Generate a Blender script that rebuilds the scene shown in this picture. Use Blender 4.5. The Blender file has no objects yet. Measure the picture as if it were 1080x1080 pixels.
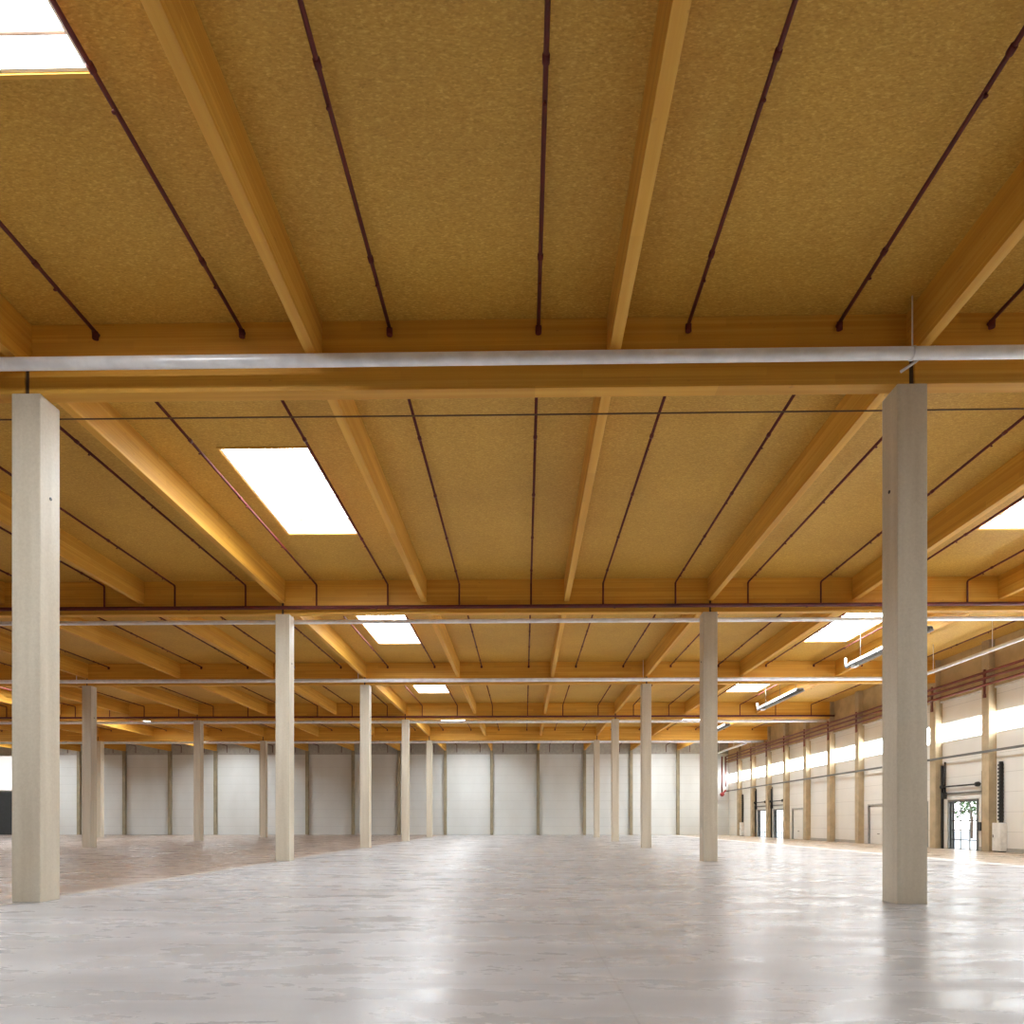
import bpy, bmesh, math, random
from mathutils import Vector, Matrix
random.seed(7)
sc = bpy.context.scene
C = sc.collection
# ------------------------------------------------------------------ layout (metres)
F_PX, HOR, YAW = 726.34, 867.13, math.radians(1.018)
CAMZ = 1.649
D = 15.0                      # bay length along Y
Y1 = 13.96                    # front face of the first column row
XL, XR = -10.23, 7.79         # column lines either side of the view
S = XR - XL                   # column spacing across
P = S / 3                     # joist spacing
COL = 0.6
ZB, ZJ, ZC = 10.456, 10.92, 11.87   # girder soffit, joist soffit, ceiling
XW, YW = 26.4, 89.35          # right wall face, back wall face
XLEFT, YFRONT = -73.0, -17.0
rowY = lambda k: Y1 + D * (k - 1)

def proj(x, y, z):
    c, s = math.cos(YAW), math.sin(YAW)
    zc = -x * s + y * c
    if zc < .3: return None
    return 540 + F_PX * (x * c + y * s) / zc, HOR - F_PX * (z - CAMZ) / zc
def seen(pts, m=25):
    """true when any of the points along a thing falls in (or very near) the frame"""
    for p in pts:
        q = proj(*p)
        if q and -m < q[0] < 1080 + m and -m < q[1] < 1080 + m: return True
    return False
def along(a, b, n=40):
    a, b = Vector(a), Vector(b)
    return [tuple(a.lerp(b, i / n)) for i in range(n + 1)]

# ------------------------------------------------------------------ materials
def srgb(r, g, b):
    f = lambda c: (c / 255 / 12.92) if c / 255 <= .04045 else ((c / 255 + .055) / 1.055) ** 2.4
    return (f(r), f(g), f(b), 1)
class N:
    def __init__(s, name):
        s.m = bpy.data.materials.new(name); s.m.use_nodes = True
        s.t = s.m.node_tree; s.b = s.t.nodes['Principled BSDF']
    def n(s, typ, **kw):
        nd = s.t.nodes.new(typ)
        for k, v in kw.items():
            if k in nd.inputs: nd.inputs[k].default_value = v
            else: setattr(nd, k, v)
        return nd
    def l(s, a, b): s.t.links.new(a, b)
    def pos(s, scale, rot=(0, 0, 0), world=True):
        src = s.n('ShaderNodeNewGeometry').outputs['Position'] if world else s.n('ShaderNodeTexCoord').outputs['Object']
        mp = s.n('ShaderNodeMapping'); mp.inputs['Scale'].default_value = scale; mp.inputs['Rotation'].default_value = rot
        s.l(src, mp.inputs['Vector']); return mp.outputs['Vector']
    def noise(s, vec, scale=1, detail=3, rough=.5):
        nd = s.n('ShaderNodeTexNoise'); nd.inputs['Scale'].default_value = scale
        nd.inputs['Detail'].default_value = detail; nd.inputs['Roughness'].default_value = rough
        s.l(vec, nd.inputs['Vector']); return nd.outputs['Fac']
    def ramp(s, fac, stops):
        r = s.n('ShaderNodeValToRGB'); e = r.color_ramp.elements
        while len(e) < len(stops): e.new(.5)
        for i, (p, c) in enumerate(stops): e[i].position = p; e[i].color = c
        s.l(fac, r.inputs['Fac']); return r.outputs['Color']
    def mix(s, fac, a, b, blend='MIX'):
        m = s.n('ShaderNodeMix', data_type='RGBA', blend_type=blend)
        for sock, v in ((m.inputs[0], fac), (m.inputs[6], a), (m.inputs[7], b)):
            if isinstance(v, (int, float, tuple)): sock.default_value = v
            else: s.l(v, sock)
        return m.outputs[2]
    def math(s, op, a, b=0.0, c=0.0):
        m = s.n('ShaderNodeMath', operation=op)
        for i, v in enumerate((a, b, c)):
            if isinstance(v, (int, float)): m.inputs[i].default_value = v
            else: s.l(v, m.inputs[i])
        return m.outputs[0]
    def bump(s, h, strength=.2, dist=.02):
        b = s.n('ShaderNodeBump'); b.inputs['Strength'].default_value = strength; b.inputs['Distance'].default_value = dist
        s.l(h, b.inputs['Height']); s.l(b.outputs['Normal'], s.b.inputs['Normal'])
def plain(name, col, rough=.5, metal=0, var=.06, scale=3):
    k = N(name); f = k.noise(k.pos((1, 1, 1)), scale, 4)
    a = tuple(c * (1 - var * 2) for c in col[:3]) + (1,); b = tuple(min(1, c * (1 + var)) for c in col[:3]) + (1,)
    k.l(k.ramp(f, [(.35, a), (.65, b)]), k.b.inputs['Base Color'])
    k.b.inputs['Roughness'].default_value = rough; k.b.inputs['Metallic'].default_value = metal
    return k.m
def emit(name, col, strength):
    k = N(name); k.b.inputs['Base Color'].default_value = (.8, .8, .8, 1)
    k.b.inputs['Emission Color'].default_value = col; k.b.inputs['Emission Strength'].default_value = strength
    k.b.inputs['Roughness'].default_value = .4
    return k.m
def glulam(name, axis):
    k = N(name)
    st = (.12, 5, 14) if axis == 'x' else (5, .12, 14)
    g = k.noise(k.pos(st), 1, 5, .6)
    base = k.ramp(g, [(.3, srgb(208, 148, 46)), (.52, srgb(220, 165, 60)), (.72, srgb(230, 182, 82))])
    # lamellas: each 0.16 m board has its own tone, boards change every few metres
    sx = k.n('ShaderNodeSeparateXYZ'); k.l(k.n('ShaderNodeNewGeometry').outputs['Position'], sx.inputs[0])
    zi = k.math('FLOOR', k.math('MULTIPLY', sx.outputs['Z'], 6.0))
    li = k.math('FLOOR', k.math('MULTIPLY_ADD', sx.outputs['X' if axis == 'x' else 'Y'], .27, k.math('MULTIPLY', zi, .37)))
    ob = k.n('ShaderNodeObjectInfo').outputs['Random']
    cb = k.n('ShaderNodeCombineXYZ'); k.l(zi, cb.inputs[0]); k.l(li, cb.inputs[1]); k.l(ob, cb.inputs[2])
    wn = k.n('ShaderNodeTexWhiteNoise'); k.l(cb.outputs[0], wn.inputs['Vector'])
    tone = k.ramp(wn.outputs['Value'], [(0, (.86, .82, .76, 1)), (1, (1.0, 1.0, 1.0, 1))])
    col = k.mix(1.0, base, tone, 'MULTIPLY')
    knots = k.noise(k.pos((2.5, 2.5, 6)), 1.6, 2)
    col = k.mix(k.ramp(knots, [(.70, (0, 0, 0, 1)), (.78, (.35, .35, .35, 1))]), col, srgb(140, 84, 36))
    k.l(col, k.b.inputs['Base Color']); k.b.inputs['Roughness'].default_value = .6
    k.bump(g, .1, .01)
    return k.m
def osb():
    k = N('osb_board')
    cols = []
    for rot, sc_ in (((0, 0, .5), (20, 54, 5)), ((0, 0, 1.9), (18, 60, 5)), ((0, 0, 2.8), (22, 52, 5))):
        v = k.n('ShaderNodeTexVoronoi'); v.inputs['Scale'].default_value = 1.0
        k.l(k.pos(sc_, rot), v.inputs['Vector'])
        cols.append(v.outputs['Color'])
    m = k.mix(.5, cols[0], cols[1]); m = k.mix(.4, m, cols[2])
    bw = k.n('ShaderNodeRGBToBW'); k.l(m, bw.inputs[0])
    base = k.ramp(bw.outputs[0], [(.12, srgb(172, 128, 40)), (.40, srgb(196, 150, 56)), (.6, srgb(205, 160, 64)), (.90, srgb(230, 190, 94))])
    big = k.noise(k.pos((.35, .35, .35)), 1, 3)
    col = k.mix(1.0, base, k.ramp(big, [(.35, (.9, .88, .84, 1)), (.65, (1, 1, 1, 1))]), 'MULTIPLY')
    k.l(col, k.b.inputs['Base Color']); k.b.inputs['Roughness'].default_value = .65
    return k.m
def concrete_col():
    k = N('column_concrete')
    v = k.noise(k.pos((4, 4, .25)), 1, 4); w = k.noise(k.pos((1, 1, 1)), 18, 5, .7)
    col = k.ramp(v, [(.3, srgb(202, 190, 168)), (.7, srgb(218, 208, 188))])
    col = k.mix(.12, col, k.ramp(w, [(.35, srgb(150, 138, 120)), (.65, srgb(235, 228, 214))]))
    k.l(col, k.b.inputs['Base Color']); k.b.inputs['Roughness'].default_value = .55
    k.bump(w, .15, .004)
    return k.m
def wall_mat(name, c1, c2, period=1.1):
    k = N(name)
    v = k.noise(k.pos((.4, .4, .15)), 1, 3)
    col = k.ramp(v, [(.3, c1), (.7, c2)])
    sx = k.n('ShaderNodeSeparateXYZ'); k.l(k.n('ShaderNodeNewGeometry').outputs['Position'], sx.inputs[0])
    fr = k.math('FRACT', k.math('DIVIDE', sx.outputs['Z'], period))
    seam = k.math('LESS_THAN', fr, .02)
    col = k.mix(k.math('MULTIPLY', seam, .35), col, srgb(110, 108, 100))
    k.l(col, k.b.inputs['Base Color']); k.b.inputs['Roughness'].default_value = .45
    return k.m
def floor_mat():
    k = N('polished_concrete')
    geo = k.n('ShaderNodeNewGeometry').outputs['Position']
    sx = k.n('ShaderNodeSeparateXYZ'); k.l(geo, sx.inputs[0]); X, Y = sx.outputs['X'], sx.outputs['Y']
    big = k.noise(k.pos((.16, .5, 1)), 1, 5, .6)
    fine = k.noise(k.pos((1.1, 2.2, 1)), 1.4, 6, .7)
    mid = k.noise(k.pos((.45, 1.3, 1), (0, 0, .25)), 1, 4, .5)
    c = k.ramp(big, [(.3, srgb(160, 157, 156)), (.5, srgb(174, 172, 172)), (.7, srgb(190, 189, 190))])
    c = k.mix(.16, c, k.ramp(fine, [(.3, srgb(142, 137, 133)), (.7, srgb(196, 196, 197))]))
    c = k.mix(k.ramp(mid, [(.45, (0, 0, 0, 1)), (.75, (.35, .35, .35, 1))]), c, srgb(144, 138, 134))
    # older brown slab left of the column line, beige apron by the dock wall
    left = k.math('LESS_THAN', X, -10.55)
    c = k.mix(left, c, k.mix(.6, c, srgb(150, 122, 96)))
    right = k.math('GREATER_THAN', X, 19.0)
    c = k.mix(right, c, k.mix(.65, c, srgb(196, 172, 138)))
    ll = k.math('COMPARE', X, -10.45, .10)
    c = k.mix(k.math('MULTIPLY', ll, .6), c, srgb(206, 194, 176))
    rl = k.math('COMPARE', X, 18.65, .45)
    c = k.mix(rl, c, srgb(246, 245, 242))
    # saw-cut joints
    jx = k.math('COMPARE', k.math('MODULO', k.math('ADD', X, 100 + 6.01 - 7.79 % 6.01), 6.01), 3.0, .012)
    jy = k.math('COMPARE', k.math('MODULO', k.math('ADD', Y, 100.0), 5.0), 2.0, .018)
    c = k.mix(k.math('MULTIPLY', k.math('MAXIMUM', jx, jy), .22), c, srgb(112, 104, 98))
    k.l(c, k.b.inputs['Base Color'])
    r = k.n('ShaderNodeMapRange'); k.l(k.math('ADD', k.math('MULTIPLY', mid, .6), k.math('MULTIPLY', fine, .4)), r.inputs['Value'])
    r.inputs['From Min'].default_value = .35; r.inputs['From Max'].default_value = .65
    r.inputs['To Min'].default_value = .19; r.inputs['To Max'].default_value = .40
    k.l(r.outputs[0], k.b.inputs['Roughness']); k.b.inputs['Specular IOR Level'].default_value = .18
    k.bump(k.noise(k.pos((1.2, 1.2, 1)), 1.3, 3), .10, .02)
    return k.m
M = dict(
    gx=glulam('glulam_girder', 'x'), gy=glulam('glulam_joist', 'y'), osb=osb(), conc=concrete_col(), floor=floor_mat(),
    wallb=wall_mat('back_panels', srgb(208, 209, 204), srgb(220, 222, 219)),
    wallr=wall_mat('side_panels', srgb(230, 229, 222), srgb(240, 239, 233)),
    walll=wall_mat('left_panels', srgb(196, 190, 176), srgb(208, 204, 192)),
    silver=plain('galvanised_steel', srgb(240, 240, 242), .35, .12, .05, 3),
    duct=plain('weathered_galvanised_steel', srgb(176, 176, 178), .4, .7, .08, 4),
    white=plain('white_paint', srgb(232, 231, 226), .4), red=plain('dark_red_pipe', srgb(92, 18, 8), .65, 0, .12, 5),
    redwall=plain('red_brown_pipe', srgb(118, 56, 44), .45, 0, .1, 5),
    dark=plain('black_steel', srgb(46, 44, 42), .5, .3), darkgrey=plain('anthracite_panel', srgb(66, 70, 72), .5),
    grey=plain('grey_steel', srgb(120, 120, 116), .45, .5), pil=plain('wall_column_concrete', srgb(186, 167, 134), .6, 0, .08, 1.5),
    pilb=plain('back_wall_column_concrete', srgb(150, 138, 112), .6, 0, .08, 1.5),
    trimw=plain('edge_timber', srgb(192, 168, 124), .6, 0, .08, 1.2), trimg=plain('grey_flashing', srgb(176, 174, 166), .5),
    bright=plain('signal_red', srgb(150, 36, 32), .4), cable=plain('cable_sheath', srgb(92, 62, 34), .6),
    lining=plain('white_lining', srgb(240, 240, 238), .5), sky=emit('milky_dome', (.89, .95, 1, 1), 34.0),
    strip=emit('milky_polycarbonate', (.90, .96, 1, 1), 15.0), apron=plain('outdoor_asphalt', srgb(176, 174, 170), .8),
    leaf=plain('leaves', srgb(70, 92, 50), .8, 0, .3, 4), bark=plain('bark', srgb(84, 66, 50), .9))
def glass():
    k = N('clear_glass'); k.b.inputs['Transmission Weight'].default_value = 1; k.b.inputs['Roughness'].default_value = 0
    k.b.inputs['IOR'].default_value = 1.05; k.b.inputs['Base Color'].default_value = (.97, .99, 1, 1); return k.m
M['glass'] = glass()

# ------------------------------------------------------------------ geometry helpers
def bx(bm, x0, x1, y0, y1, z0, z1):
    v = [bm.verts.new(p) for p in ((x0, y0, z0), (x1, y0, z0), (x1, y1, z0), (x0, y1, z0), (x0, y0, z1), (x1, y0, z1), (x1, y1, z1), (x0, y1, z1))]
    for f in ((3, 2, 1, 0), (4, 5, 6, 7), (0, 1, 5, 4), (1, 2, 6, 5), (2, 3, 7, 6), (3, 0, 4, 7)): bm.faces.new([v[i] for i in f])
def tube(bm, pts, r, n=12, cap=True):
    pts = [Vector(p) for p in pts]; rings = []
    for i, p in enumerate(pts):
        a = (p - pts[i - 1]).normalized() if i else None
        b = (pts[i + 1] - p).normalized() if i < len(pts) - 1 else None
        t = ((a or b) + (b or a)).normalized()
        k = 1 / max(.3, t.dot(b or a))
        ref = Vector((0, 0, 1)) if abs(t.z) < .9 else Vector((0, 1, 0))
        if i == 0: u = t.cross(ref).normalized()
        else: u = (u - t * u.dot(t)).normalized()
        w = t.cross(u)
        rr = r[i] if isinstance(r, (list, tuple)) else r
        rings.append([bm.verts.new(p + (u * math.cos(q) + w * math.sin(q)) * rr * (k if not isinstance(r, (list, tuple)) and 0 < i < len(pts) - 1 else 1)) for q in [2 * math.pi * j / n for j in range(n)]])
    for a, b in zip(rings, rings[1:]):
        for j in range(n):
            f = bm.faces.new((a[j], a[(j + 1) % n], b[(j + 1) % n], b[j])); f.smooth = True
    if cap: bm.faces.new(rings[0][::-1]); bm.faces.new(rings[-1])
def ob(name, bm, mat, parent=None, loc=None, bevel=0):
    bmesh.ops.recalc_face_normals(bm, faces=bm.faces)
    me = bpy.data.meshes.new(name); bm.to_mesh(me); bm.free(); me.materials.append(M[mat])
    o = bpy.data.objects.new(name, me); C.objects.link(o)
    if loc: o.location = loc
    if parent: o.parent = parent
    if bevel:
        md = o.modifiers.new('bevel', 'BEVEL'); md.width = bevel; md.segments = 2; md.limit_method = 'ANGLE'
    return o
def tag(o, label, cat, group=None):
    o['label'] = label; o['category'] = cat
    if group: o['group'] = group
    return o
def struct(o, label=None):
    o['kind'] = 'structure'
    if label: o['label'] = label
    return o
def root(name, loc):
    o = bpy.data.objects.new(name, None); C.objects.link(o); o.location = loc; o.empty_display_size = .3
    return o
def copy_tree(o, loc):
    c = o.copy(); C.objects.link(c); c.location = loc
    for ch in list(o.children):
        d = ch.copy(); C.objects.link(d); d.parent = c
    return c
B = bmesh.new
ORD = ['first', 'second', 'third', 'fourth', 'fifth', 'sixth', 'seventh', 'eighth', 'ninth', 'tenth', 'eleventh', 'twelfth']

# ------------------------------------------------------------------ setting: floor, ceiling, walls
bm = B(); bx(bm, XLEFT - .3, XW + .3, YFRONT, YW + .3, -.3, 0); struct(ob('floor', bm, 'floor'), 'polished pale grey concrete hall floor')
SKW, SKL, SKY = 2.48, 5.6, 6.67      # skylight width, length, centre offset in its bay
skx = [XR + P * (1.5 + 4 * k) for k in (0, -1, -2, -3)]
skx[1] = -7.12; skx[0] = 17.0; skx[2] = -37.3; skx[3] = -61.3  # far-left row lies out of view, added to even out the light
sky_list = []
hole = lambda x, y: y > 10 or (y > 0 and x in skx[:2])      # bay over the camera: two skylights, unseen right one added to light right column
xs_cuts = sorted(skx)
bm = B()
ztop = ZC + .12
y_prev = YFRONT
ys = [rowY(b) + .3 + SKY + .55 for b in range(-1, 6)]
for yc in ys:
    bx(bm, XLEFT - .3, XW + .3, y_prev, yc - SKL / 2, ZC, ztop)
    xp = XLEFT - .3
    for xc in xs_cuts:
        bx(bm, xp, xc - SKW / 2 if hole(xc, yc) else xc + SKW / 2, yc - SKL / 2, yc + SKL / 2, ZC, ztop); xp = xc + SKW / 2
        sky_list.append((xc, yc)) if hole(xc, yc) else None
    bx(bm, xp, XW + .3, yc - SKL / 2, yc + SKL / 2, ZC, ztop)
    y_prev = yc + SKL / 2
bx(bm, XLEFT - .3, XW + .3, y_prev, YW + .3, ZC, ztop)
struct(ob('ceiling', bm, 'osb'), 'strand board ceiling between the glulam joists')

bm = B(); bx(bm, XLEFT - .3, XW + .3, YW, YW + .3, 0, ZC); struct(ob('wall_back', bm, 'wallb'), 'far wall of pale sandwich panels')
bm = B(); bx(bm, XLEFT - .3, XW + .3, YFRONT - .3, YFRONT, 0, ZC); struct(ob('wall_front', bm, 'walll'))
bm = B(); bx(bm, XLEFT - .3, XLEFT, YFRONT, YW, 0, ZC); struct(ob('wall_left', bm, 'walll'))
WZ0, WZ1 = 6.68, 7.85
gridY = [39.26 + 5 * i for i in range(-3, 10)] + []        # wall column centres, 24.26 .. 84.26
def door_y(g): return g + 1.35, g + 3.95                   # door opening inside the bay starting at column g
openb = {39.26: 'open', 69.26: 'open', 74.26: 'open', 44.26: 'closed', 49.26: 'closed', 64.26: 'closed'}
bm = B(); DH = 2.9
yp = YFRONT
for g in sorted(openb):
    a, b = door_y(g)
    bx(bm, XW, XW + .3, yp, a, 0, WZ0); bx(bm, XW, XW + .3, a, b, DH, WZ0); yp = b
bx(bm, XW, XW + .3, yp, YW, 0, WZ0)
bx(bm, XW, XW + .3, YFRONT, YW, WZ1, ZC)
bx(bm, XW, XW + .3, YFRONT, 24.26, WZ0, WZ1)
struct(ob('wall_right', bm, 'wallr'), 'right wall of pale panels with window strip and dock doors')
bm = B(); bx(bm, XW - .10, XW, YFRONT, YW, 9.25, ZC); struct(ob('trim_1', bm, 'trimw'), 'timber board along the top of the right wall')
bm = B(); bx(bm, XLEFT, XW - .1, YW - .10, YW, 10.45, 10.62); struct(ob('trim_2', bm, 'trimg'), 'dark grey rail across the top of the far wall')
bm = B(); bx(bm, XLEFT, XW - .1, YW - .04, YW, 10.62, ZC); struct(ob('trim_3', bm, 'trimg'), 'grey flashing above the far wall panels')
bm = B(); bx(bm, XW - .13, XW, YFRONT, YW, 9.15, 9.25); struct(ob('trim_4', bm, 'white'), 'white rail below the wall timber')
bm = B(); bx(bm, XW - .05, XW, 69.26-60, 39.26 + 1.2, 0, .22); bx(bm, XW - .05, XW, 54.5, 64.3, 0, .22); struct(ob('baseboard_right', bm, 'trimg'))

# window strip, one window per wall bay
wg = [24.26 + 5 * i for i in range(13)]
for n, g in enumerate(wg, 1):
    b = min(g + 5, YW)
    fr = root(f'window_{n}', (XW, g, WZ0)); struct(fr)
    q = B()
    L = b - g
    bx(q, .06, .2, 0, L, 0, .05); bx(q, .06, .2, 0, L, WZ1 - WZ0 - .05, WZ1 - WZ0)
    bx(q, .06, .2, 0, .05, .05, WZ1 - WZ0 - .05); bx(q, .06, .2, L - .05, L, .05, WZ1 - WZ0 - .05)
    ob('window_frame', q, 'white', fr)
    q = B(); bx(q, .14, .17, .05, L - .05, .05, WZ1 - WZ0 - .05); ob('pane', q, 'strip', fr)

# dock doors
def door(n, g, kind):
    a, b = door_y(g); L = b - a
    r = struct(root(f'door_{n}', (XW, a, 0)), {'open': 'glazed dock door full of daylight', 'closed': 'closed pale dock door'}[kind])
    q = B()   # side posts + head
    bx(q, -.06, .3, -.12, 0, 0, DH + .12); bx(q, -.06, .3, L, L + .12, 0, DH + .12); bx(q, -.06, .3, 0, L, DH, DH + .12)
    ob('door_frame', q, 'grey' if kind == 'open' else 'trimg', r)
    if kind == 'open':
        q = B()
        for i in range(6): z = i * DH / 5; bx(q, .10, .15, 0, L, max(0, z - .03), min(DH, z + .03))
        for i in range(4): y = i * L / 3; bx(q, .10, .15, max(0, y - .03), min(L, y + .03), 0, DH)
        ob('glazing_bars', q, 'grey', r)
        q = B(); bx(q, .12, .13, .02, L - .02, .02, DH - .02); ob('pane', q, 'glass', r)
        for y in (-.62, L + .62):
            q = B(); bx(q, -.14, -.02, y - .05, y + .05, 0, 5.2 if y > 0 else 4.6); ob('track', q, 'dark', r)
        q = B(); tube(q, [(-.22, -.6, 3.85), (-.22, L + .6, 3.85)], .05, 10); ob('spring_shaft', q, 'dark', r)
        for y in (-.35, L + .35):
            q = B(); tube(q, [(-.22, y - .12, 3.85), (-.22, y - .09, 3.85), (-.22, y + .09, 3.85), (-.22, y + .12, 3.85)], [.08, .14, .14, .08], 16); ob('cable_drum', q, 'dark', r)
        q = B(); bx(q, -.12, -.04, -.6, L + .6, 3.36, 3.46); ob('cross_rail', q, 'grey', r)
        q = B(); bx(q, -.3, -.06, L + .18, L + .36, 3.1, 3.5); tube(q, [(-.12, L + .28, 3.5), (-.12, L + .28, 5.4)], .05, 8); ob('door_motor', q, 'dark', r)
        q = B(); bx(q, -.22, -.02, -.62, -.35, 1.15, 1.65); ob('control_box', q, 'darkgrey', r)
    else:
        q = B()
        for i in range(5): bx(q, .06, .12, .01, L - .01, i * DH / 5 + .012, (i + 1) * DH / 5 - .012)
        bx(q, .08, .11, 0, L, 0, DH)
        ob('door_leaf', q, 'wallr', r)
        q = B(); bx(q, .02, .06, L * .45, L * .55, .75, .80); ob('door_handle', q, 'dark', r)
for n, g in enumerate(sorted(openb), 1): door(n, g, openb[g])
# wide dark gate and light panel at the far left of the back wall
r = struct(root('door_7', (-66.2, YW, 0)), 'wide dark grey gate at the far left')
q = B()
for i in range(8): bx(q, -6.0, 1.35, -.12, -.02, i * .69 + .01, i * .69 + .68)
bx(q, -6.0, 1.35, -.08, -.01, 0, 5.55); ob('gate_panel', q, 'darkgrey', r)
q = B(); bx(q, 1.35, 1.5, -.16, 0, 0, 5.7); bx(q, -6.15, 1.35, -.16, 0, 5.55, 5.7); bx(q, -6.15, -6.0, -.16, 0, 0, 5.55); ob('gate_frame', q, 'grey', r)
r = struct(root('window_14', (-66.2, YW, 5.75)), 'bright light panel above the dark gate')
q = B()
bx(q, -6.1, 1.45, -.14, 0, 0, .12); bx(q, -6.1, 1.45, -.14, 0, 4.55, 4.67); bx(q, 1.33, 1.45, -.14, 0, .12, 4.55); bx(q, -6.1, -5.98, -.14, 0, .12, 4.55); ob('window_frame', q, 'white', r)
q = B(); bx(q, -5.98, 1.33, -.08, -.04, .12, 4.55)
M['panel'] = emit('glowing_panel', (1, .98, .97, 1), .7); ob('pane', q, 'panel', r)

# ------------------------------------------------------------------ skylights
BAYW = ['nearest', 'second', 'third', 'fourth', 'fifth', 'sixth']
def mk_sky():
    r = root('skylight', (0, 0, 0)); w, l = SKW / 2, SKL / 2; t = .06; z1 = .52
    q = B()
    bx(q, -w, -w + t, -l, l, 0, z1); bx(q, w - t, w, -l, l, 0, z1); bx(q, -w + t, w - t, -l, -l + t, 0, z1); bx(q, -w + t, w - t, l - t, l, 0, z1)
    ob('curb', q, 'lining', r)
    q = B(); e = .05
    bx(q, -w - e, -w + .01, -l - e, l + e, -.03, 0); bx(q, w - .01, w + e, -l - e, l + e, -.03, 0)
    bx(q, -w, w, -l - e, -l + .01, -.03, 0); bx(q, -w, w, l - .01, l + e, -.03, 0)
    ob('edge_trim', q, 'gx', r)
    q = B(); n = 8
    for (y0, y1) in ((-l, -.04), (.04, l)):       # shallow dome, two halves
        g = [[q.verts.new((-w + 2 * w * i / n, y0 + (y1 - y0) * j / n, z1 + .22 * math.sin(math.pi * i / n) ** .6 * (1 if 0 < j < n else 0))) for j in range(n + 1)] for i in range(n + 1)]
        for i in range(n):
            for j in range(n): q.faces.new((g[i][j], g[i + 1][j], g[i + 1][j + 1], g[i][j + 1])).smooth = True
    ob('dome', q, 'sky', r)
    q = B(); bx(q, -w, w, -.04, .04, z1 - .02, z1 + .05)
    ob('glazing_bar', q, 'grey', r)
    q = B(); bx(q, -w + t, w - t, l - t - .04, l - t, z1 - .07, z1); ob('end_bar', q, 'cable', r)
    return r
proto_sky = mk_sky(); used = False
side = {0: 'beside the right wall', 1: 'just right of left columns', 2: 'left of the left column row', 3: 'far left'}
for (xc, yc) in sky_list:
    b = round((yc - ys[1]) / D)      # bay index 0 = nearest
    k = min(range(4), key=lambda i: abs(skx[i] - xc))
    if not used: s_ = proto_sky; s_.location = (xc, yc, ZC); used = True
    else: s_ = copy_tree(proto_sky, (xc, yc, ZC))
    if b < 0: lab = 'bright white skylight behind the camera, ' + side[k]
    else: lab = f'bright white rectangular skylight in the {BAYW[b]} roof bay, ' + side[k]
    tag(s_, lab, 'skylight', 'rectangular skylights in the timber roof')

# ------------------------------------------------------------------ girders
lines = [XL - 3 * S, XL - 2 * S, XL - S, XL, XR, XR + S]
segname = ['far left end', 'second span left of left column row', 'span left of left column row', 'span between the column rows', 'span right of right column row']
for k in range(1, 6):
    y0 = rowY(k) + .02
    for i in range(5):
        a, b = lines[i] + .05, (lines[i + 1] - .05 if i < 4 else XW - .1)
        if i == 0: a = XLEFT
        if not seen(along((a, y0, ZB), (b, y0, ZB), 60), 0): continue
        q = B(); bx(q, 0, b - a, 0, .32, 0, ZC - ZB)
        o = ob('glulam_girder', q, 'gx', loc=(a, y0, ZB), bevel=.012)
        tag(o, f'glulam cross girder on the {ORD[k-1]} column line, {segname[i]}', 'girder', 'glulam cross girders carrying the roof')

# ------------------------------------------------------------------ joists
def jn(i):
    return {0: 'over right column row', -3: 'over left column row', -1: 'first left of right column row', -2: 'first right of left column row',
            1: 'first right of right column row', 2: 'second right of right column row'}.get(i) or f'{ORD[-i-4]} left of left column row'
JW = .22
bayspan = lambda b: (rowY(b) + .34, rowY(b + 1) + .02 if b < 5 else YW - .04)
jmesh = {}
for b in range(6):
    ya, yb = bayspan(b)
    for i in range(-13, 3):
        x = XR + P * i
        if not seen(along((x, max(ya, 1), ZJ), (x, yb, ZJ), 60), 10): continue
        L = yb - ya
        if round(L, 2) not in jmesh:
            q = B(); bx(q, -JW / 2, JW / 2, 0, L, 0, ZC - ZJ)
            bmesh.ops.recalc_face_normals(q, faces=q.faces)
            me = bpy.data.meshes.new('glulam_joist'); q.to_mesh(me); q.free(); me.materials.append(M['gy']); jmesh[round(L, 2)] = me
        o = bpy.data.objects.new('glulam_joist', jmesh[round(L, 2)]); C.objects.link(o); o.location = (x, ya, ZJ)
        md = o.modifiers.new('bevel', 'BEVEL'); md.width = .01; md.segments = 2
        tag(o, f'yellow glulam roof joist in the {BAYW[b]} roof bay, {jn(i)}', 'joist', 'glulam roof joists running away from the camera')

# ------------------------------------------------------------------ columns
def mk_column():
    q = B(); bx(q, -.3, .3, 0, COL, 0, ZB)
    c = ob('concrete_column', q, 'conc', bevel=.018)
    q = B(); bx(q, -.045, .045, .06, .30, ZB, ZB + .9); ob('connector_plate', q, 'bark', c)
    for s in (-1, 1):
        q = B(); tube(q, [(s * .301, .30, 8.42), (s * .312, .30, 8.42)], [.035, .035], 12); ob('socket_plug', q, 'dark', c)
    q = B(); bx(q, -.296, .296, .004, .596, -.0, .012); ob('grout_joint', q, 'trimg', c)
    return c
col0 = None
cname = {XR: 'the right column row', XL: 'the left column row'}
for k in range(1, 6):
    for li, x in enumerate(lines[:5]):
        if not seen([(x - .3, rowY(k), 2), (x + .3, rowY(k) + .6, 2), (x, rowY(k), 8)], 0): continue
        loc = (x, rowY(k), 0)
        if col0 is None: col0 = mk_column(); o = col0; o.location = loc
        else: o = copy_tree(col0, loc)
        near = ['nearest and tallest looking', 'second nearest', 'third nearest', 'fourth nearest', 'farthest'][k - 1]
        if x == XR: w = f'square pale concrete column, {near} in the row right of the picture centre'
        elif x == XL: w = f'square pale concrete column, {near} in the row left of the picture centre'
        elif li == 2: w = f'slim concrete column in the dim left part of hall, on the {ORD[k-1]} cross girder'
        else: w = 'small distant concrete column at the far left, beside a nearer one'
        tag(o, w, 'column', 'square concrete columns')

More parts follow.
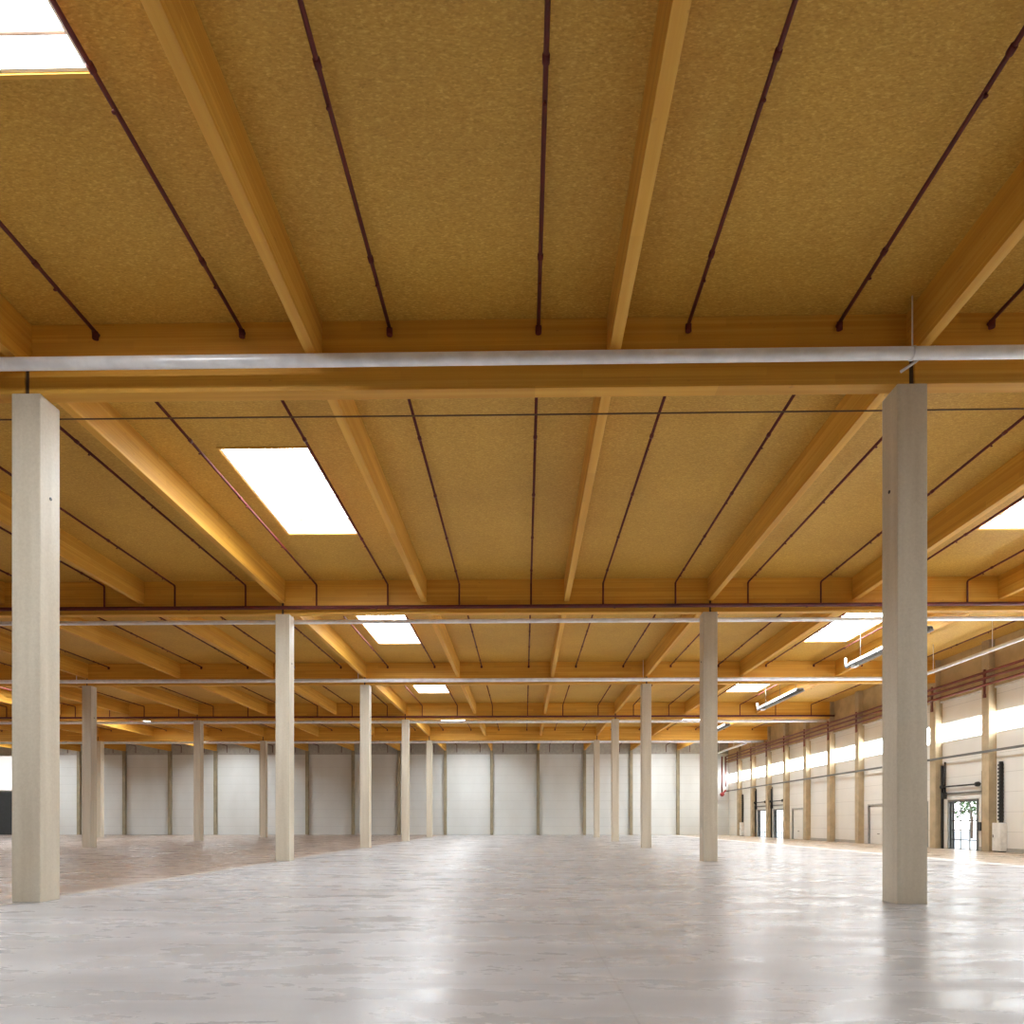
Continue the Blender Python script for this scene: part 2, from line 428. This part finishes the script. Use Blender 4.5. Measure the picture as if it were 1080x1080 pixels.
# wall columns on the back wall and the right wall
q = B(); bx(q, -.19, .19, -.40, 0, 0, ZJ); bpil = None
for i in range(-13, 4):
    x = XR + P * i
    if x > XW - 1 or not seen([(x, YW, 3)], 5) : continue
    if bpil is None: o = bpil = ob('wall_column', q, 'pilb', loc=(x, YW - .0, 0), bevel=.01)
    else: o = bpil.copy(); C.objects.link(o); o.location = (x, YW, 0)
    w = {0: 'in line with the right column row', -3: 'in line with the left column row', -1: 'first left of the right column line', -2: 'second left of the right column line',
         1: 'first right of the right column line', 2: 'last before the right corner'}.get(i) or f'{ORD[-i-4]} left of the left column line'
    tag(o, f'brownish concrete wall column on the far wall, {w}', 'column', 'concrete columns along the far wall')
q = B(); bx(q, -.44, 0, -.3, .3, 0, ZC); rp = None
vis = [g for g in gridY if seen([(XW - .44, g, 3)], 5)]
for n, g in enumerate(vis):
    if rp is None: o = rp = ob('wall_column', q, 'pil', loc=(XW, g, 0), bevel=.012)
    else: o = rp.copy(); C.objects.link(o); o.location = (XW, g, 0)
    tag(o, f'beige concrete wall column against the right wall, {ORD[n]} from the right picture edge', 'column', 'concrete columns along the right wall')

# ------------------------------------------------------------------ sprinkler pipes
ZS = 11.62
def jn2(i):
    return {0: 'joist over right columns', -3: 'joist over left columns', -1: 'first joist left of right columns', -2: 'first joist right of left columns',
            1: 'first joist right of right columns', 2: 'second joist right of right columns', 3: 'right wall'}.get(i) or f'{ORD[-i-4]} joist left of left columns'
protos = {}
def mk_spr(b):
    ya, yb = bayspan(b); L = yb - ya
    q = B()
    if b % 2 == 0:   # runs into the girder, elbow with a short stub
        tube(q, [(0, .02, 0), (0, L - .02, 0)], .037, 8)
        tube(q, [(0, L - .14, .0), (0, L - .12, -.05), (0, L - .12, -.14)], .062, 8)
    else:            # bends down the girder face to the header pipe
        tube(q, [(0, .02, 0), (0, L - .28, 0), (0, L - .22, -.02), (0, L - .2, -.08), (0, L - .2, -.93)], .037, 8)
    o = ob('sprinkler_pipe', q, 'red')
    if b < 4:
        for y in (3.55, 6.7, 9.85, 13.0):
            y = y if b else y - .15
            q = B(); tube(q, [(0, y - .06, 0), (0, y - .05, 0), (0, y + .05, 0), (0, y + .06, 0)], [.04, .052, .052, .04], 10); ob('coupling', q, 'red', o)
            q = B(); tube(q, [(0, y + .5, -.03), (0, y + .5, -.07), (0, y + .5, -.075), (0, y + .5, -.085), (0, y + .5, -.09)], [.014, .014, .03, .03, .01], 10)
            ob('sprinkler_head', q, 'red', o)
    return o
for b in range(6):
    ya, yb = bayspan(b)
    for m in range(-24, 6):
        x = 9.295 + P / 2 * m
        if x > XW - 1 or not seen(along((x, max(ya, 1), ZS), (x, yb, ZS), 60), 5): continue
        key = b
        if key not in protos: o = protos[key] = mk_spr(b); o.location = (x, ya, ZS)
        else: o = copy_tree(protos[key], (x, ya, ZS))
        i, sd = (m // 2, 'right') if m % 2 == 0 else ((m + 1) // 2, 'left')
        tag(o, f'dark red sprinkler pipe, {BAYW[b]} roof bay, just {sd} of {jn2(i)}', 'pipe', 'sprinkler pipes under the ceiling')
for k in (2, 4):
    y = rowY(k) - .2 ; q = B()
    tube(q, [(XLEFT + .2, y, 10.66), (XW - .15, y, 10.66)], .08, 12)
    h = ob('sprinkler_header_pipe', q, 'red')
    for x in lines[1:5]:
        for dx in (-4, 4):
            q = B(); bx(q, x + dx - .03, x + dx + .03, y, y + .22, 10.62, 10.70); ob('pipe_bracket', q, 'red', h)
    tag(h, f'dark red main pipe running crosswise along the foot of the {ORD[k-1]} girder', 'pipe')
# silver cross pipes
def silver(name, pts, r, label, hang, cat='pipe', hy=None):
    q = B(); tube(q, pts, r, 20); o = ob(name, q, 'silver')
    for x, y, z in hang:
        q = B(); tube(q, [(x, y, z + r * .7), (x, y, ZC if y in (13.52, 43.5) else (ZJ if z > 10.35 else ZC))], .018, 6); ob('hanger_rod', q, 'silver', o)
        q = B(); tube(q, [(x - .025, y, z), (x + .025, y, z)], r + .012, 20); ob('pipe_clamp', q, 'silver', o)
    tag(o, label, cat); return o
silver('rainwater_pipe', [(-46, 13.52, 10.76), (24.95, 13.52, 10.76)], .118, 'thick shiny galvanised pipe crossing in front of the nearest girder', [(XR - .25, 13.52, 10.76), (XL - .3, 13.52, 10.76)])
silver('rainwater_pipe', [(-64, 43.5, 10.63), (24.95, 43.5, 10.63)], .118, 'galvanised pipe crossing in front of the third girder', [(XR - .3, 43.5, 10.63), (XL - .3, 43.5, 10.63), (-28.6, 43.5, 10.63)])
silver('rainwater_pipe', [(-64, 30.3, 10.50), (26.2, 30.3, 10.50)], .09, 'thin galvanised pipe hanging just behind the second girder', [(XR, 30.3, 10.5), (XL, 30.3, 10.5), (-28.3, 30.3, 10.5)])
silver('rainwater_pipe', [(-70, 60.3, 10.44), (26.2, 60.3, 10.44)], .11, 'thin galvanised pipe hanging just behind the fourth girder', [(XR, 60.3, 10.44), (XL, 60.3, 10.44), (-28.3, 60.3, 10.44)])
silver('rainwater_pipe', [(-72, 75.3, 10.42), (26.0, 75.3, 10.42)], .12, 'galvanised pipe hanging just behind the fifth girder', [(XR, 75.3, 10.42), (XL, 75.3, 10.42)])
silver('rainwater_pipe', [(24.2, 75.7, 10.30), (24.2, 88.8, 10.30)], .12, 'short pale pipe running from fifth girder to the far wall corner', [(24.2, 80, 10.3), (24.2, 86, 10.3)])
silver('rainwater_pipe', [(23.5, 14.6, 10.32), (23.5, 43.2, 10.32)], .10, 'pale pipe running lengthwise high beside the right wall', [(23.5, 20 + 5 * i, 10.32) for i in range(5)])
q = B(); tube(q, [(XL - S, 14.78, 10.44), (XL, 14.78, 10.40), (-1, 14.78, 10.39), (XR, 14.78, 10.40), (24, 14.78, 10.44)], .016, 6)
o = ob('cable', q, 'cable')
for x in (XL, XR):
    q = B(); bx(q, x - .02, x + .02, 14.55, 14.8, 10.37, 10.41); ob('cable_clip', q, 'dark', o)
tag(o, 'thin dark cable strung crosswise just behind the nearest girder', 'cable')
# steel brace by the right near column
q = B(); tube(q, [(7.48, 13.82, 10.60), (7.68, 13.78, 10.72), (8.1, 13.72, 11.02)], .028, 8); tag(ob('steel_brace', q, 'silver'), 'small slanted galvanised brace above the nearest right column', 'brace')

# red pipes along right wall
for n, z in enumerate((10.05, 9.72, 9.36)):
    q = B(); tube(q, [(25.85, 10, z), (25.85, 88.6, z)], .072, 10)
    tag(ob('wall_pipe', q, 'redwall'), f"red-brown pipe running along the right wall, {['top', 'middle', 'bottom'][n]} of three", 'pipe', 'three red-brown wall pipes')
br = None
for n, g in enumerate(vis):
    if br is None:
        q = B(); bx(q, -.09, .0, -.05, .05, -1.25, .2)
        for z in (0, -.33, -.69): bx(q, -.10, .0, -.09, .09, z - .1, z - .06)
        bx(q, -.09, .0, -.08, .08, -1.4, -1.2)
        br = ob('pipe_bracket', q, 'redwall', loc=(XW - .44, g, 10.05)); o = br
    else: o = br.copy(); C.objects.link(o); o.location = (XW - .44, g, 10.05)
    tag(o, f'brown bracket holding the red pipes, on {ORD[n]} wall column from right picture edge', 'bracket', 'brackets for the red wall pipes')
q = B(); bx(q, 25.86, 25.95, 10, 89, 5.55, 5.63); bx(q, 25.86, 25.875, 10, 89, 5.63, 5.68)
tag(ob('cable_tray', q, 'grey'), 'thin grey cable tray running along the right wall below the windows', 'tray')
# riser and valve at the far right corner
q = B(); tube(q, [(25.3, 88.6, 10.05), (25.3, 88.6, 5.4)], .10, 12); tube(q, [(25.75, 88.6, 10.05), (25.75, 88.6, 6.2)], .08, 12)
o = ob('riser_pipe', q, 'redwall'); tag(o, 'red-brown riser pipes coming down in the far right corner', 'pipe')
q = B(); tube(q, [(25.3, 88.75, 5.2), (25.3, 88.7, 5.2), (25.3, 88.35, 5.2), (25.3, 88.3, 5.2)], [.18, .25, .25, .15], 16); tube(q, [(25.3, 88.55, 5.2), (25.75, 88.45, 5.75)], .1, 8)
ob('alarm_valve', q, 'bright', o)

# radiant tube heaters under the roof by the right wall
def heater(y0, y1, lab):
    r = root('radiant_heater', (17.9, y0, 10.22)); L = y1 - y0
    q = B(); tube(q, [(-.11, .2, 0), (-.11, L, 0)], .055, 12); ob('burner_tube', q, 'grey', r)
    q = B(); tube(q, [(.11, .2, 0), (.11, L - .3, 0)], .055, 12); ob('return_tube', q, 'grey', r)
    q = B(); pr = [(-.30, -.06), (-.2, .13), (.2, .13), (.30, -.06)]
    t = [(x, z + .02) for x, z in pr]
    a = [[q.verts.new((x, y, z)) for x, z in pr] for y in (.3, L - .1)]; b = [[q.verts.new((x, y, z)) for x, z in t] for y in (.3, L - .1)]
    for i in range(3):
        q.faces.new((a[0][i], a[0][i + 1], a[1][i + 1], a[1][i])); q.faces.new((b[0][i], b[1][i], b[1][i + 1], b[0][i + 1]))
    for e in (0, 1):
        for i in range(3): q.faces.new((a[e][i], b[e][i], b[e][i + 1], a[e][i + 1]))
    for i in (0, 3): q.faces.new((a[0][i], a[1][i], b[1][i], b[0][i]))
    ob('reflector', q, 'duct', r)
    q = B(); tube(q, [(-.11, L - .1, 0), (-.11, L + .3, -.02), (-.11, L + .42, .08), (-.13, L + .42, .5)], .075, 12); ob('flue_elbow', q, 'duct', r)
    q = B(); bx(q, .0, .26, L - .3, L + .1, -.12, .14); ob('burner_box', q, 'white', r)
    for y in (1.0, L / 2, L - 1):
        q = B(); tube(q, [(0, y, .14), (0, y, ZC - 10.22)], .012, 6); ob('hanger_rod', q, 'grey', r)
    tag(r, lab, 'heater', 'tube heaters hung beside the right wall')
heater(30.6, 38.0, 'long galvanised tube heater hanging in the third roof bay near right wall')
heater(44.7, 52.4, 'galvanised tube heater hanging in the fourth roof bay near right wall')
heater(60.7, 67.4, 'distant galvanised tube heater hanging in the fifth roof bay')

# dock control cabinets with dark cable chute
for y, lab in ((38.45, 'white control cabinet with tall black ribbed chute, beside the nearest dock door'), (83.4, 'white control cabinet with dark chute near the far right corner')):
    r = root('control_cabinet', (XW - .03, y, 0)); tag(r, lab, 'cabinet', 'control cabinets on the right wall')
    q = B(); bx(q, -.34, 0, -.35, .35, .06, 1.62); ob('cabinet_body', q, 'white', r, bevel=.012)
    q = B(); bx(q, -.36, -.34, -.31, .31, .12, 1.56); d = ob('cabinet_door', q, 'white', r)
    q = B(); bx(q, -.38, -.36, .2, .24, .8, .95); ob('handle', q, 'dark', d)
    q = B(); bx(q, -.3, -.03, -.32, .32, 0, .06); ob('plinth', q, 'dark', r)
    q = B(); bx(q, -.16, 0, -.07, .07, 1.62, 5.0)
    for i in range(16): bx(q, -.20, 0, -.10, .10, 1.75 + i * .2, 1.85 + i * .2)
    ob('cable_chute', q, 'dark', r)

# ------------------------------------------------------------------ outside the dock doors
bm = B(); bx(bm, XW + .3, 90, 5, 130, -.2, -.05); struct(ob('yard_ground', bm, 'apron'), 'pale yard outside the dock doors')
def tree(x, y, h, lab):
    r = root('tree', (x, y, -.05)); tag(r, lab, 'tree', 'trees outside the dock doors')
    q = B(); tube(q, [(0, 0, 0), (.1, 0, h * .3), (0, .1, h * .6)], [.16, .12, .07], 8); ob('trunk', q, 'bark', r)
    q = B(); rnd = random.Random(int(y * 10))
    for _ in range(260):
        th, ph, rr = rnd.uniform(0, 6.28), rnd.uniform(-.9, 1.4), rnd.uniform(.5, 1) * h * .34
        c = Vector((math.cos(th) * math.cos(ph) * rr, math.sin(th) * math.cos(ph) * rr, h * .62 + math.sin(ph) * rr))
        n = Vector((rnd.uniform(-1, 1), rnd.uniform(-1, 1), rnd.uniform(-1, 1))).normalized(); u = n.orthogonal().normalized(); v = n.cross(u); s = rnd.uniform(.15, .32)
        q.faces.new([q.verts.new(c + u * s), q.verts.new(c + v * s * .5), q.verts.new(c - u * s), q.verts.new(c - v * s * .5)])
    ob('foliage', q, 'leaf', r)
tree(44, 66, 5.5, 'leafy tree in the yard seen through the nearest glazed dock door')
tree(46.5, 72.5, 6.0, 'leafy tree in the yard behind another, seen through nearest glazed dock door')

# ------------------------------------------------------------------ world, camera, view
w = bpy.data.worlds.new('world'); sc.world = w; w.use_nodes = True; nt = w.node_tree
bg = nt.nodes['Background']
tc = nt.nodes.new('ShaderNodeTexCoord'); sp = nt.nodes.new('ShaderNodeSeparateXYZ'); rp_ = nt.nodes.new('ShaderNodeValToRGB')
nt.links.new(tc.outputs['Generated'], sp.inputs[0]); nt.links.new(sp.outputs['Z'], rp_.inputs['Fac'])
rp_.color_ramp.elements[0].color = (1.0, .99, .97, 1); rp_.color_ramp.elements[1].color = (.62, .78, 1, 1)
nt.links.new(rp_.outputs['Color'], bg.inputs['Color']); bg.inputs['Strength'].default_value = 4.5
cd = bpy.data.cameras.new('camera'); cam = bpy.data.objects.new('camera', cd); C.objects.link(cam)
cam.location = (0, 0, CAMZ); cam.rotation_euler = (math.pi / 2, 0, YAW)
cd.sensor_width = 36; cd.lens = 36 * F_PX / 1080; cd.shift_y = (HOR - 540) / 1080; cd.clip_end = 500
sc.camera = cam
sc.view_settings.view_transform = 'Standard'; sc.view_settings.look = 'None'; sc.view_settings.gamma = 1
sc.view_settings.use_curve_mapping = False; sc.view_settings.exposure = 0.25
sc.cycles.max_bounces = 10; sc.cycles.diffuse_bounces = 6; sc.cycles.sample_clamp_indirect = 6
sc.cycles.use_denoising = True
